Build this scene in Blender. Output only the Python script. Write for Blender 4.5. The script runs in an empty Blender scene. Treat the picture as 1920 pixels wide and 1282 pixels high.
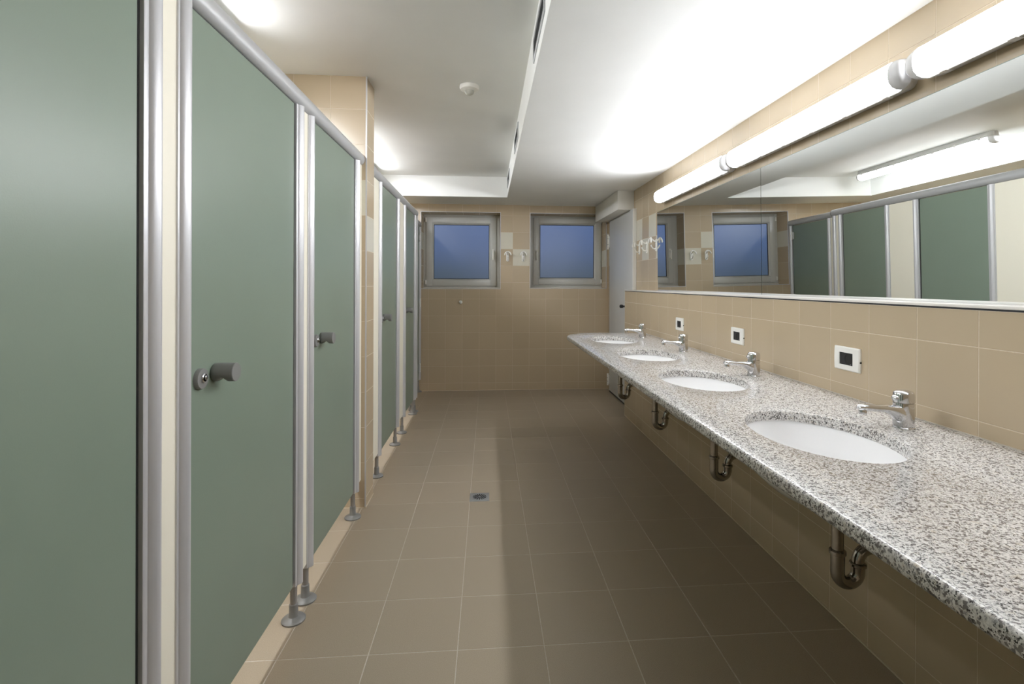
import bpy, bmesh, math, random
from mathutils import Vector, Matrix
from math import sin, cos, pi, radians

random.seed(7)
S = bpy.context.scene
C = S.collection

# ------------------------------------------------------------------ camera
FPX, CX, CY = 955.1, 993.34, 533.76
YAW, PITCH, ROLL, EYE = .0824, -.0012, .0037, 1.2696
cam = bpy.data.cameras.new('camera')
cam.sensor_fit = 'HORIZONTAL'
cam.sensor_width = 36
cam.lens = FPX / 1920 * 36
cam.shift_x = (960 - CX) / 1920
cam.shift_y = (CY - 641) / 1920
cam.clip_start = .02
co = bpy.data.objects.new('camera', cam)
C.objects.link(co)
r_ = Vector((cos(YAW), -sin(YAW), 0))
d_ = Vector((sin(YAW), cos(YAW), 0))
u_ = Vector((0, 0, 1))
d2 = cos(PITCH) * d_ + sin(PITCH) * u_
u2 = -sin(PITCH) * d_ + cos(PITCH) * u_
r3 = cos(ROLL) * r_ + sin(ROLL) * u2
u3 = -sin(ROLL) * r_ + cos(ROLL) * u2
M = Matrix((r3, u3, -d2)).transposed().to_4x4()
M.translation = Vector((0, 0, EYE))
co.matrix_world = M
S.camera = co

# ------------------------------------------------------------------ exposure
S.view_settings.view_transform = 'Standard'
S.view_settings.look = 'None'
S.view_settings.gamma = 1
S.view_settings.use_curve_mapping = False
S.view_settings.exposure = 0.12
WALL_LAMP = 56.0       # strength of the tubes over the mirror
STALL_LAMP = 74.0      # strength of the tubes over the cubicles
try:
    S.cycles.max_bounces = 10
    S.cycles.diffuse_bounces = 6
    S.cycles.glossy_bounces = 5
    S.cycles.transmission_bounces = 6
    S.cycles.caustics_reflective = False
    S.cycles.caustics_refractive = False
    S.cycles.sample_clamp_indirect = 6
except Exception:
    pass

# ------------------------------------------------------------------ node helper
def new_mat(name):
    m = bpy.data.materials.new(name)
    m.use_nodes = True
    nt = m.node_tree
    return m, nt, nt.nodes['Principled BSDF']

def lin(c):
    return tuple(((v / 255) / 12.92 if v / 255 <= .04045 else ((v / 255 + .055) / 1.055) ** 2.4) for v in c) + (1,)

def nd(nt, typ, **kw):
    n = nt.nodes.new(typ)
    for k, v in kw.items():
        if k in n.inputs:
            n.inputs[k].default_value = v
        else:
            setattr(n, k, v)
    return n

def ramp(nt, stops):
    n = nt.nodes.new('ShaderNodeValToRGB')
    e = n.color_ramp.elements
    while len(e) < len(stops):
        e.new(.5)
    for el, (p, c) in zip(e, stops):
        el.position = p
        el.color = c
    return n

# ------------------------------------------------------------------ world: dusk sky
w = bpy.data.worlds.new('dusk_sky')
S.world = w
w.use_nodes = True
nt = w.node_tree
bg = nt.nodes['Background']
tc = nd(nt, 'ShaderNodeTexCoord')
sep = nd(nt, 'ShaderNodeSeparateXYZ')
nt.links.new(tc.outputs['Generated'], sep.inputs[0])
no = nd(nt, 'ShaderNodeTexNoise', Scale=3.2, Detail=4.0, Roughness=.5)
nt.links.new(tc.outputs['Generated'], no.inputs['Vector'])
ma = nd(nt, 'ShaderNodeMath', operation='MULTIPLY_ADD')
ma.inputs[1].default_value = .16
nt.links.new(no.outputs['Fac'], ma.inputs[0])
nt.links.new(sep.outputs['Z'], ma.inputs[2])
rp = ramp(nt, [(0.0, lin((60, 66, 74))), (.085, lin((80, 92, 108))), (.15, lin((90, 107, 144))), (.24, lin((100, 119, 164))), (.6, lin((88, 108, 158)))])
nt.links.new(ma.outputs[0], rp.inputs[0])
nt.links.new(rp.outputs[0], bg.inputs['Color'])
bg.inputs['Strength'].default_value = .93

# ------------------------------------------------------------------ materials
def plain(name, col, rough=.5, metal=0, spec=.5, noise=0, nscale=40, bump=0, bscale=200, coat=0):
    m, nt, b = new_mat(name)
    b.inputs['Base Color'].default_value = lin(col)
    b.inputs['Roughness'].default_value = rough
    b.inputs['Metallic'].default_value = metal
    b.inputs['Specular IOR Level'].default_value = spec
    b.inputs['Coat Weight'].default_value = coat
    if noise or bump:
        t = nd(nt, 'ShaderNodeTexCoord')
    if noise:
        n = nd(nt, 'ShaderNodeTexNoise', Scale=nscale, Detail=3.0)
        nt.links.new(t.outputs['Object'], n.inputs['Vector'])
        a = lin([max(0, c - noise) for c in col])
        z = lin([min(255, c + noise) for c in col])
        r = ramp(nt, [(.3, a), (.7, z)])
        nt.links.new(n.outputs['Fac'], r.inputs[0])
        nt.links.new(r.outputs[0], b.inputs['Base Color'])
    if bump:
        n2 = nd(nt, 'ShaderNodeTexNoise', Scale=bscale, Detail=2.0)
        nt.links.new(t.outputs['Object'], n2.inputs['Vector'])
        bp = nd(nt, 'ShaderNodeBump', Strength=bump, Distance=.002)
        nt.links.new(n2.outputs['Fac'], bp.inputs['Height'])
        nt.links.new(bp.outputs['Normal'], b.inputs['Normal'])
    return m

def tile_mat(name, col, rough, var, speck=0, sscale=700, bump=.0):
    """glazed tile: every tile a little different, optional fine speckle"""
    m, nt, b = new_mat(name)
    b.inputs['Roughness'].default_value = rough
    info = nd(nt, 'ShaderNodeObjectInfo')
    t = nd(nt, 'ShaderNodeTexCoord')
    hsv = nd(nt, 'ShaderNodeHueSaturation')
    hsv.inputs['Color'].default_value = lin(col)
    mr = nd(nt, 'ShaderNodeMapRange')
    mr.inputs['To Min'].default_value = 1 - var
    mr.inputs['To Max'].default_value = 1 + var
    nt.links.new(info.outputs['Random'], mr.inputs['Value'])
    nt.links.new(mr.outputs[0], hsv.inputs['Value'])
    out = hsv.outputs[0]
    if speck:
        geo = nd(nt, 'ShaderNodeNewGeometry')
        n = nd(nt, 'ShaderNodeTexNoise', Scale=sscale, Detail=2.0, Roughness=.7)
        nt.links.new(geo.outputs['Position'], n.inputs['Vector'])
        r = ramp(nt, [(.35, (1 - speck,) * 3 + (1,)), (.65, (1 + speck,) * 3 + (1,))])
        nt.links.new(n.outputs['Fac'], r.inputs[0])
        mx = nd(nt, 'ShaderNodeMix', data_type='RGBA', blend_type='MULTIPLY')
        mx.inputs['Factor'].default_value = 1
        nt.links.new(out, mx.inputs['A'])
        nt.links.new(r.outputs[0], mx.inputs['B'])
        out = mx.outputs['Result']
    nt.links.new(out, b.inputs['Base Color'])
    if bump:
        n2 = nd(nt, 'ShaderNodeTexNoise', Scale=9.0, Detail=2.0)
        nt.links.new(t.outputs['Object'], n2.inputs['Vector'])
        bp = nd(nt, 'ShaderNodeBump', Strength=bump, Distance=.004)
        nt.links.new(n2.outputs['Fac'], bp.inputs['Height'])
        nt.links.new(bp.outputs['Normal'], b.inputs['Normal'])
    return m

def granite_mat():
    m, nt, b = new_mat('granite')
    geo = nd(nt, 'ShaderNodeNewGeometry')
    P = geo.outputs['Position']
    n1 = nd(nt, 'ShaderNodeTexNoise', Scale=210.0, Detail=4.0, Roughness=.6)
    nt.links.new(P, n1.inputs['Vector'])
    r1 = ramp(nt, [(.36, lin((138, 136, 135))), (.46, lin((196, 193, 189))), (.60, lin((222, 220, 216)))])
    nt.links.new(n1.outputs['Fac'], r1.inputs[0])
    # warm feldspar patches
    n2 = nd(nt, 'ShaderNodeTexNoise', Scale=70.0, Detail=3.0)
    nt.links.new(P, n2.inputs['Vector'])
    r2 = ramp(nt, [(.58, (0, 0, 0, 1)), (.70, (1, 1, 1, 1))])
    nt.links.new(n2.outputs['Fac'], r2.inputs[0])
    mx = nd(nt, 'ShaderNodeMix', data_type='RGBA', blend_type='MIX')
    nt.links.new(r2.outputs[0], mx.inputs['Factor'])
    nt.links.new(r1.outputs[0], mx.inputs['A'])
    mx.inputs['B'].default_value = lin((196, 188, 176))
    # mid grey grains
    v0 = nd(nt, 'ShaderNodeTexVoronoi', Scale=230.0)
    nt.links.new(P, v0.inputs['Vector'])
    s0 = nd(nt, 'ShaderNodeSeparateColor')
    nt.links.new(v0.outputs['Color'], s0.inputs[0])
    g0 = nd(nt, 'ShaderNodeMath', operation='LESS_THAN')
    g0.inputs[1].default_value = .17
    nt.links.new(s0.outputs[0], g0.inputs[0])
    mx1 = nd(nt, 'ShaderNodeMix', data_type='RGBA', blend_type='MIX')
    nt.links.new(g0.outputs[0], mx1.inputs['Factor'])
    nt.links.new(mx.outputs['Result'], mx1.inputs['A'])
    mx1.inputs['B'].default_value = lin((118, 113, 110))
    # black mica, in clusters
    n3 = nd(nt, 'ShaderNodeTexNoise', Scale=300.0, Detail=3.0, Roughness=.6)
    nt.links.new(P, n3.inputs['Vector'])
    n4 = nd(nt, 'ShaderNodeTexNoise', Scale=90.0, Detail=2.0)
    nt.links.new(P, n4.inputs['Vector'])
    ad = nd(nt, 'ShaderNodeMath', operation='MULTIPLY_ADD')
    ad.inputs[1].default_value = .45
    nt.links.new(n4.outputs['Fac'], ad.inputs[0])
    nt.links.new(n3.outputs['Fac'], ad.inputs[2])
    r3_ = ramp(nt, [(.80, (0, 0, 0, 1)), (.835, (1, 1, 1, 1))])
    nt.links.new(ad.outputs[0], r3_.inputs[0])
    mx2 = nd(nt, 'ShaderNodeMix', data_type='RGBA', blend_type='MIX')
    nt.links.new(r3_.outputs[0], mx2.inputs['Factor'])
    nt.links.new(mx1.outputs['Result'], mx2.inputs['A'])
    mx2.inputs['B'].default_value = lin((52, 48, 46))
    nt.links.new(mx2.outputs['Result'], b.inputs['Base Color'])
    b.inputs['Roughness'].default_value = .16
    return m

def emis_mat(name, col, strength, side):
    """lit prismatic cover: the flanks give off less than the front face"""
    m, nt, b = new_mat(name)
    t = nd(nt, 'ShaderNodeTexCoord')
    sp = nd(nt, 'ShaderNodeSeparateXYZ')
    nt.links.new(t.outputs['Normal'], sp.inputs[0])
    mr = nd(nt, 'ShaderNodeMapRange', interpolation_type='SMOOTHSTEP')
    mr.inputs['From Min'].default_value = .45
    mr.inputs['From Max'].default_value = .98
    mr.inputs['To Min'].default_value = strength * side
    mr.inputs['To Max'].default_value = strength
    nt.links.new(sp.outputs['Z'], mr.inputs['Value'])
    nt.links.new(mr.outputs[0], b.inputs['Emission Strength'])
    b.inputs['Base Color'].default_value = (.9, .9, .9, 1)
    b.inputs['Emission Color'].default_value = col
    return m

def glass_mat():
    m, nt, b = new_mat('window_glass')
    nt.nodes.remove(b)
    out = nt.nodes['Material Output']
    tr = nd(nt, 'ShaderNodeBsdfTransparent')
    tr.inputs[0].default_value = (.93, .96, .98, 1)
    gl = nd(nt, 'ShaderNodeBsdfGlossy', Roughness=.38)
    fr = nd(nt, 'ShaderNodeFresnel', IOR=1.5)
    mx = nd(nt, 'ShaderNodeMixShader')
    nt.links.new(fr.outputs[0], mx.inputs[0])
    nt.links.new(tr.outputs[0], mx.inputs[1])
    nt.links.new(gl.outputs[0], mx.inputs[2])
    nt.links.new(mx.outputs[0], out.inputs[0])
    return m

def clear_plastic():
    m, nt, b = new_mat('clear_plastic')
    b.inputs['Base Color'].default_value = (.92, .92, .93, 1)
    b.inputs['Roughness'].default_value = .2
    b.inputs['Transmission Weight'].default_value = .3
    return m

def brick_wall_mat(name, col, grout):
    m, nt, b = new_mat(name)
    t = nd(nt, 'ShaderNodeTexCoord')
    mp = nd(nt, 'ShaderNodeMapping')
    br = nd(nt, 'ShaderNodeTexBrick', Scale=1.0)
    br.offset = 0
    br.inputs['Color1'].default_value = lin(col)
    br.inputs['Color2'].default_value = lin(col)
    br.inputs['Mortar'].default_value = lin(grout)
    br.inputs['Mortar Size'].default_value = .0015
    br.inputs['Brick Width'].default_value = .2
    br.inputs['Row Height'].default_value = .2
    ad = nd(nt, 'ShaderNodeSeparateXYZ')
    cb = nd(nt, 'ShaderNodeCombineXYZ')
    mt = nd(nt, 'ShaderNodeMath', operation='ADD')
    nt.links.new(t.outputs['Object'], ad.inputs[0])
    nt.links.new(ad.outputs[0], mt.inputs[0])
    nt.links.new(ad.outputs[1], mt.inputs[1])
    nt.links.new(mt.outputs[0], cb.inputs[0])
    nt.links.new(ad.outputs[2], cb.inputs[1])
    nt.links.new(cb.outputs[0], br.inputs['Vector'])
    nt.links.new(br.outputs['Color'], b.inputs['Base Color'])
    b.inputs['Roughness'].default_value = .3
    return m

MT = dict(
    plaster=plain('white_plaster', (238, 239, 237), .75, noise=2, nscale=3, bump=.12, bscale=60),
    wtile=tile_mat('beige_wall_tile', (188, 171, 145), .22, .025, bump=.03),
    ctile=tile_mat('cream_wall_tile', (214, 210, 194), .22, .015, bump=.03),
    wgrout=plain('wall_grout', (206, 193, 171), .85, noise=6, nscale=120),
    ftile=tile_mat('floor_tile', (162, 149, 130), .42, .02, speck=.16, sscale=520),
    fgrout=plain('floor_grout', (190, 182, 170), .9, noise=8, nscale=90),
    farwall=brick_wall_mat('plain_tiled_wall', (188, 171, 145), (205, 193, 172)),
    green=plain('green_laminate', (126, 140, 126), .34, noise=2, nscale=2, bump=.05, bscale=300),
    cream=plain('cream_laminate', (242, 237, 220), .45),
    alu=plain('satin_aluminium', (206, 206, 209), .32, metal=.3),
    rail=plain('grey_aluminium', (188, 189, 190), .42, metal=.3),
    seal=plain('black_rubber', (24, 24, 22), .7),
    greyplastic=plain('grey_plastic', (128, 128, 126), .45),
    legmetal=plain('grey_leg', (150, 148, 146), .35, metal=.3),
    chrome=plain('chrome', (222, 222, 224), .06, metal=1),
    trapmetal=plain('dark_chrome', (168, 164, 158), .12, metal=1),
    steel=plain('brushed_steel', (176, 179, 181), .32, metal=.6),
    dark=plain('dark_void', (22, 22, 22), .6),
    granite=granite_mat(),
    ceramic=plain('white_ceramic', (240, 240, 240), .08, coat=.3),
    mirror=plain('mirror_silver', (238, 241, 240), .0, metal=1),
    mirroredge=plain('mirror_edge', (120, 135, 128), .3),
    pvc=plain('white_pvc', (204, 205, 201), .35),
    gasket=plain('dark_gasket', (40, 42, 48), .6),
    glass=glass_mat(),
    whiteplastic=plain('white_plastic', (242, 241, 236), .3),
    sensorlens=plain('sensor_lens', (196, 196, 188), .4),
    blackplastic=plain('black_plastic', (26, 26, 30), .35),
    greydoor=plain('light_grey_paint', (196, 197, 196), .35),
    paint=plain('white_paint', (228, 227, 222), .5),
    ledge=plain('white_ledge', (232, 228, 222), .3),
    housing=plain('lamp_housing_grey', (196, 194, 190), .5),
    clip=plain('lamp_clip', (205, 202, 198), .4),
    clear=clear_plastic(),
    tube_wall=emis_mat('lit_diffuser_wall', (.975, .99, 1.03, 1), WALL_LAMP, .08),
    tube_stall=emis_mat('lit_diffuser_stall', (.975, .99, 1.03, 1), STALL_LAMP, .5),
    vent=plain('vent_metal', (176, 178, 180), .4, metal=.4),
    sill=plain('window_sill_trim', (222, 220, 212), .3),
)

# ------------------------------------------------------------------ mesh builder
class MB:
    def __init__(s):
        s.v = []
        s.f = []

    def add(s, vs, fs):
        o = len(s.v)
        s.v += [tuple(v) for v in vs]
        s.f += [tuple(i + o for i in f) for f in fs]
        return s

    def box(s, x0, x1, y0, y1, z0, z1):
        v = [(x, y, z) for z in (z0, z1) for y in (y0, y1) for x in (x0, x1)]
        return s.add(v, [(0, 2, 3, 1), (4, 5, 7, 6), (0, 1, 5, 4), (2, 6, 7, 3), (0, 4, 6, 2), (1, 3, 7, 5)])

    def rings(s, rs, cap0=True, cap1=True, closed=False):
        n = len(rs[0])
        vs = [p for r in rs for p in r]
        fs = []
        m = len(rs)
        for i in range(m if closed else m - 1):
            for j in range(n):
                a, b = i * n + j, i * n + (j + 1) % n
                c, d = ((i + 1) % m) * n + (j + 1) % n, ((i + 1) % m) * n + j
                fs.append((a, b, c, d))
        if cap0 and not closed:
            fs.append(tuple(range(n))[::-1])
        if cap1 and not closed:
            fs.append(tuple((m - 1) * n + j for j in range(n)))
        return s.add(vs, fs)

    def lathe(s, prof, axis='z', c=(0, 0, 0), n=24, sx=1, sy=1):
        rs = []
        for r, h in prof:
            ring = []
            for k in range(n):
                a = 2 * pi * k / n
                p = (r * cos(a) * sx, r * sin(a) * sy, h)
                if axis == 'x':
                    p = (p[2], p[0], p[1])
                elif axis == 'y':
                    p = (p[1], p[2], p[0])
                ring.append((p[0] + c[0], p[1] + c[1], p[2] + c[2]))
            rs.append(ring)
        return s.rings(rs)

    def tube(s, pts, r, n=12, cap=True):
        pts = [Vector(p) for p in pts]
        rad = r if isinstance(r, (list, tuple)) else [r] * len(pts)
        rs = []
        t0 = (pts[1] - pts[0]).normalized()
        up = Vector((0, 0, 1)) if abs(t0.z) < .9 else Vector((1, 0, 0))
        nrm = (up - t0 * up.dot(t0)).normalized()
        for i, p in enumerate(pts):
            if i == 0:
                t = t0
            elif i == len(pts) - 1:
                t = (pts[i] - pts[i - 1]).normalized()
            else:
                t = ((pts[i + 1] - pts[i]).normalized() + (pts[i] - pts[i - 1]).normalized()).normalized()
            nrm = (nrm - t * nrm.dot(t)).normalized()
            bn = t.cross(nrm)
            rs.append([tuple(p + (nrm * cos(2 * pi * k / n) + bn * sin(2 * pi * k / n)) * rad[i]) for k in range(n)])
        return s.rings(rs, cap, cap)

    def prism(s, poly, axis, a, b):
        def P(u, v, h):
            return (u, v, h) if axis == 'z' else ((u, h, v) if axis == 'y' else (h, u, v))
        return s.rings([[P(u, v, a) for u, v in poly], [P(u, v, b) for u, v in poly]])

    def mesh(s, name, smooth=True, bevel=0, seg=2):
        me = bpy.data.meshes.new(name)
        me.from_pydata(s.v, [], s.f)
        bm = bmesh.new()
        bm.from_mesh(me)
        bmesh.ops.recalc_face_normals(bm, faces=bm.faces)
        if bevel:
            ed = [e for e in bm.edges if len(e.link_faces) == 2 and e.calc_face_angle(0) > .6]
            bmesh.ops.bevel(bm, geom=ed, offset=bevel, segments=seg, affect='EDGES', profile=.5)
        bm.to_mesh(me)
        bm.free()
        if smooth:
            me.shade_smooth()
            me.set_sharp_from_angle(angle=radians(38))
        return me

def link(name, me, mat, parent=None, loc=None):
    o = bpy.data.objects.new(name, me)
    if mat is not None and not me.materials:
        me.materials.append(MT[mat])
    C.objects.link(o)
    if parent is not None:
        o.parent = parent
    if loc is not None:
        o.location = loc
    return o

def part(name, mb, mat, parent=None, loc=None, bevel=0, seg=2, smooth=True, label=None):
    o = link(name, mb.mesh(name, smooth, bevel, seg), mat, parent, loc)
    if label:
        o['label'] = label
    return o

def tag(o, label, cat, group=None, kind=None):
    o['label'] = label
    o['category'] = cat
    if group:
        o['group'] = group
    if kind:
        o['kind'] = kind
    return o

def thing(name, label, cat, loc=(0, 0, 0), group=None, kind=None, rz=0):
    o = bpy.data.objects.new(name, None)
    o.empty_display_size = .05
    C.objects.link(o)
    o.location = loc
    o.rotation_euler = (0, 0, rz)
    return tag(o, label, cat, group, kind)

def dup(root, label, loc, rz=0):
    r = root.copy()
    C.objects.link(r)
    r.location = loc
    r.rotation_euler = (0, 0, rz)
    r['label'] = label
    for ch in list(root.children):
        c = ch.copy()
        C.objects.link(c)
        c.parent = r
        for g in list(ch.children):
            d = g.copy()
            C.objects.link(d)
            d.parent = c
    return r

def arc(c, r, a0, a1, n, plane='xz'):
    out = []
    for i in range(n + 1):
        a = a0 + (a1 - a0) * i / n
        u, v = r * cos(a), r * sin(a)
        out.append((c[0] + u, c[1], c[2] + v) if plane == 'xz' else ((c[0] + u, c[1] + v, c[2]) if plane == 'xy' else (c[0], c[1] + u, c[2] + v)))
    return out

# ------------------------------------------------------------------ tiling
_tc = {}
TT = .0006   # tile height above the grout bed

def tile_mesh(rects, U, V, N, mat):
    """one tile, possibly cut, as chamfered slabs on the grout bed; rects are relative to the tile centre"""
    key = (tuple(tuple(round(c, 4) for c in r) for r in rects), tuple(U), tuple(V), tuple(N), mat)
    if key in _tc:
        return _tc[key]
    U, V, N = Vector(U), Vector(V), Vector(N)
    mb = MB()
    for (a, b, c, d) in rects:
        e = min(.0009, (b - a) * .2, (d - c) * .2)
        lo = [(a, c), (b, c), (b, d), (a, d)]
        hi = [(a + e, c + e), (b - e, c + e), (b - e, d - e), (a + e, d - e)]
        vs = [U * p + V * q for p, q in lo] + [U * p + V * q + N * (TT - e * .6) for p, q in lo] + [U * p + V * q + N * TT for p, q in hi]
        fs = [(8, 9, 10, 11)]
        for k in range(4):
            fs += [(k, (k + 1) % 4, 4 + (k + 1) % 4, 4 + k), (4 + k, 4 + (k + 1) % 4, 8 + (k + 1) % 4, 8 + k)]
        mb.add(vs, fs)
    me = bpy.data.meshes.new('tile')
    me.from_pydata(mb.v, [], mb.f)
    # outward normals
    bm = bmesh.new()
    bm.from_mesh(me)
    bm.faces.ensure_lookup_table()
    bm.normal_update()
    if bm.faces[0].normal.dot(N) < 0:
        bmesh.ops.reverse_faces(bm, faces=bm.faces)
    bm.to_mesh(me)
    bm.free()
    me.materials.append(MT[mat])
    _tc[key] = me
    return me

def cut(rects, hole):
    out = []
    h0, h1, k0, k1 = hole
    for (a, b, c, d) in rects:
        if h1 <= a or h0 >= b or k1 <= c or k0 >= d:
            out.append((a, b, c, d))
            continue
        if h0 > a:
            out.append((a, h0, c, d))
        if h1 < b:
            out.append((h1, b, c, d))
        m0, m1 = max(a, h0), min(b, h1)
        if k0 > c:
            out.append((m0, m1, c, k0))
        if k1 < d:
            out.append((m0, m1, k1, d))
    return [r for r in out if r[1] - r[0] > .003 and r[3] - r[2] > .003]

def tiles(parent, O, U, V, N, ur, vr, u0, v0, pitch, gap, matf, holes=(), name='tile', pv=None):
    """grid of tiles; O is the world origin of (u, v), lying on the grout bed"""
    O, Uv, Vv = Vector(O), Vector(U), Vector(V)
    pv = pv or pitch
    i0 = math.floor((ur[0] - u0) / pitch + 1e-6)
    j0 = math.floor((vr[0] - v0) / pv + 1e-6)
    cnt = 0
    i = i0
    while u0 + i * pitch < ur[1] - 1e-6:
        j = j0
        while v0 + j * pv < vr[1] - 1e-6:
            a, b = max(ur[0], u0 + i * pitch) + gap / 2, min(ur[1], u0 + (i + 1) * pitch) - gap / 2
            c, d = max(vr[0], v0 + j * pv) + gap / 2, min(vr[1], v0 + (j + 1) * pv) - gap / 2
            if b - a > .004 and d - c > .004:
                rs = [(a, b, c, d)]
                for h in holes:
                    rs = cut(rs, h)
                if rs:
                    cu, cv = (a + b) / 2, (c + d) / 2
                    me = tile_mesh([(p - cu, q - cu, s_ - cv, t - cv) for p, q, s_, t in rs], U, V, N, matf(i, j))
                    o = bpy.data.objects.new(name, me)
                    C.objects.link(o)
                    o.parent = parent
                    o.location = O + Uv * cu + Vv * cv
                    cnt += 1
            j += 1
        i += 1
    return cnt

# ------------------------------------------------------------------ measures of the room (metres)
XL, XR, XP = -2.0, 1.47, 1.33          # cubicle back wall, mirror wall, low wall behind the basins
YB, YF = -1.0, 6.112                   # wall behind the camera, window wall
ZC, ZS = 2.44, 2.217                   # upper ceiling, lowered ceiling
XSF, YBM = .207, 5.58                  # face of the lowered ceiling, face of the far beam
PW_END = 4.86                          # end of the low wall
W1 = (-.790, .150, 1.212, 2.125)       # window openings x0, x1, z0, z1
W2 = (.508, 1.440, 1.222, 2.125)
REV = .25
FP = .3023                             # floor tile pitch

# ------------------------------------------------------------------ structure
floor = part('floor', MB().box(XL, XR, YB, YF, -.12, -TT), 'fgrout', smooth=False)
tag(floor, 'floor of square greyish brown tiles with pale joints', 'floor', kind='structure')
tiles(floor, (0, 0, -TT), (1, 0, 0), (0, 1, 0), (0, 0, 1), (XL, XR), (-.1, YF), -.402, 1.78, FP, .0034, lambda i, j: 'ftile',
      holes=[(XL, -.69, 2.955, 3.135), (XP + .003, XR, -.1, PW_END)])
rest = part('floor_rest', MB().box(XL, XR, YB, -.1, -TT - .001, -.0002), 'ftile', floor, smooth=False)

o = part('ceiling', MB().box(-1.47, XSF, YB, YBM, ZC, ZC + .1), 'plaster', smooth=False)
tag(o, 'upper white plaster ceiling over the cubicles and aisle', 'ceiling', kind='structure')
o = part('ceiling_soffit', MB().box(XSF, XR + .12, YB, YF + .36, ZS, ZC + .1), 'plaster', smooth=False, bevel=.003)
tag(o, 'lowered white ceiling over the washbasin side with vent grilles', 'ceiling', kind='structure')
o = part('ceiling_beam', MB().box(XL, XSF, YBM, YF + .36, ZS + .0005, ZC + .1), 'plaster', smooth=False, bevel=.003)
tag(o, 'white plaster beam across the room above the left window', 'beam', kind='structure')
o = part('ceiling_bulkhead', MB().box(XL, -1.47, YB, YBM, ZS, ZC + .1), 'plaster', smooth=False)
tag(o, 'white bulkhead along the back of the cubicles seen in the mirror', 'bulkhead', kind='structure')

# far wall with two window openings
mb = MB()
yb = YF + TT
for x0, x1, z0, z1 in [(XL, W1[0], 0, ZS), (W1[1], W2[0], 0, ZS), (W2[1], XR, 0, ZS), (W1[0], W1[1], 0, W1[2]), (W2[0], W2[1], 0, W2[2]),
                       (W1[0], W1[1], W1[3], ZS), (W2[0], W2[1], W2[3], ZS)]:
    mb.box(x0, x1, yb, yb + .36, z0, z1)
far = part('wall_far', mb, 'wgrout', smooth=False)
tag(far, 'far wall of beige tiles with two square windows', 'wall', kind='structure')
ACC = {8, 7}
def far_mat(i, j):
    if j == 8 and i % 2 == 0 or j == 7 and i % 2 == 1:
        return 'ctile'
    return 'wtile'
tiles(far, (0, yb, 0), (1, 0, 0), (0, 0, 1), (0, -1, 0), (XL, XR), (.004, ZS), -.7, .09, .2, .0026, far_mat,
      holes=[(a - .004, b + .004, c - .004, d + .004) for a, b, c, d in (W1, W2)])
for wi, (a, b, c, d) in enumerate((W1, W2)):
    rm = lambda i, j: 'ctile' if (j == 8 and wi == 0) or (j == 7 and wi == 1) else 'wtile'
    tiles(far, (a, yb, 0), (0, 1, 0), (0, 0, 1), (1, 0, 0), (.004, REV), (c, d), 0, .09, .26, .0026, rm, pv=.2)
    tiles(far, (b, yb, 0), (0, 1, 0), (0, 0, 1), (-1, 0, 0), (.004, REV), (c, d), 0, .09, .26, .0026, rm, pv=.2)
    tiles(far, (0, yb, d), (1, 0, 0), (0, 1, 0), (0, 0, -1), (a, b), (.004, REV), -.7, 0, .2, .0026, lambda i, j: 'wtile', pv=.26)
    tiles(far, (0, yb, c), (1, 0, 0), (0, 1, 0), (0, 0, 1), (a, b), (.004, REV), -.7, 0, .2, .0026, lambda i, j: 'wtile', pv=.26)
    t = .006
    for nm, (x0, x1, z0, z1) in (('edge_trim', (a - .004, a + t - .004, c, d)), ('edge_trim', (b - t + .004, b + .004, c, d)),
                                 ('edge_trim', (a - .004, b + .004, d - t + .004, d + .004)), ('edge_trim', (a - .004, b + .004, c - .004, c + t - .004))):
        part(nm, MB().box(x0, x1, YF - .0015, YF + .012, z0, z1), 'alu', far, smooth=False)
part('floor_joint', MB().box(XL, XR, YF - .004, YF + .002, 0, .005), 'wgrout', far, smooth=False)

# right wall (mirror wall) and the tiles that show on it
xb = XR + TT
right = part('wall_right', MB().box(xb, xb + .12, YB, YF + .3, 0, ZS), 'wgrout', smooth=False)
tag(right, 'right wall of beige tiles behind the mirrors and lamps', 'wall', kind='structure')
def right_mat(i, j):
    if j == 8 and i % 2 == 0 or j == 7 and i % 2 == 1:
        return 'ctile'
    return 'wtile'
# j counts rows of .2 from z=.1 ; i counts columns from y=4.365
tiles(right, (xb, 0, 0), (0, 1, 0), (0, 0, 1), (-1, 0, 0), (.2, YF), (0, ZS), 4.365, .1, .2, .0026,
      lambda i, j: right_mat(i if i < 6 else i + 1, j), holes=[(YB, 4.29, 0, 1.88), (4.29, PW_END, 0, 1.2), (4.95, 5.955, 0, 2.03)])

# low tiled wall behind the basins
low = part('wall_basins', MB().box(XP + TT, xb - .0005, YB, PW_END - TT, 0, 1.203), 'wgrout', smooth=False)
tag(low, 'low beige tiled wall behind the granite washbasin counter', 'wall', kind='structure')
tiles(low, (XP + TT, 0, 0), (0, 1, 0), (0, 0, 1), (-1, 0, 0), (.2, PW_END - .002), (.004, 1.203), 1.279, .102, .2, .0026, lambda i, j: 'wtile')
tiles(low, (0, PW_END - TT, 0), (1, 0, 0), (0, 0, 1), (0, 1, 0), (XP + .002, XR), (.004, 1.203), XP, .102, .2, .0026, lambda i, j: 'wtile')
part('corner_trim', MB().box(XP - .001, XP + .006, PW_END - .006, PW_END + .001, 0, 1.203), 'wgrout', low, smooth=False)
part('floor_joint', MB().box(XP - .003, XP + .003, YB, PW_END, 0, .005), 'wgrout', low, smooth=False)
o = part('trim_1', MB().box(XP - .006, XR - .001, YB, PW_END + .002, 1.2085, 1.218), 'ledge', bevel=.0015)
tag(o, 'narrow white ledge under the mirrors on the low tiled wall', 'ledge', kind='structure')
part('shadow_gap', MB().box(XP + .001, XR - .002, YB, PW_END, 1.203, 1.2085), 'gasket', o, smooth=False)  # dark strip under the ledge; the gap's shade is put into its colour

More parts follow.
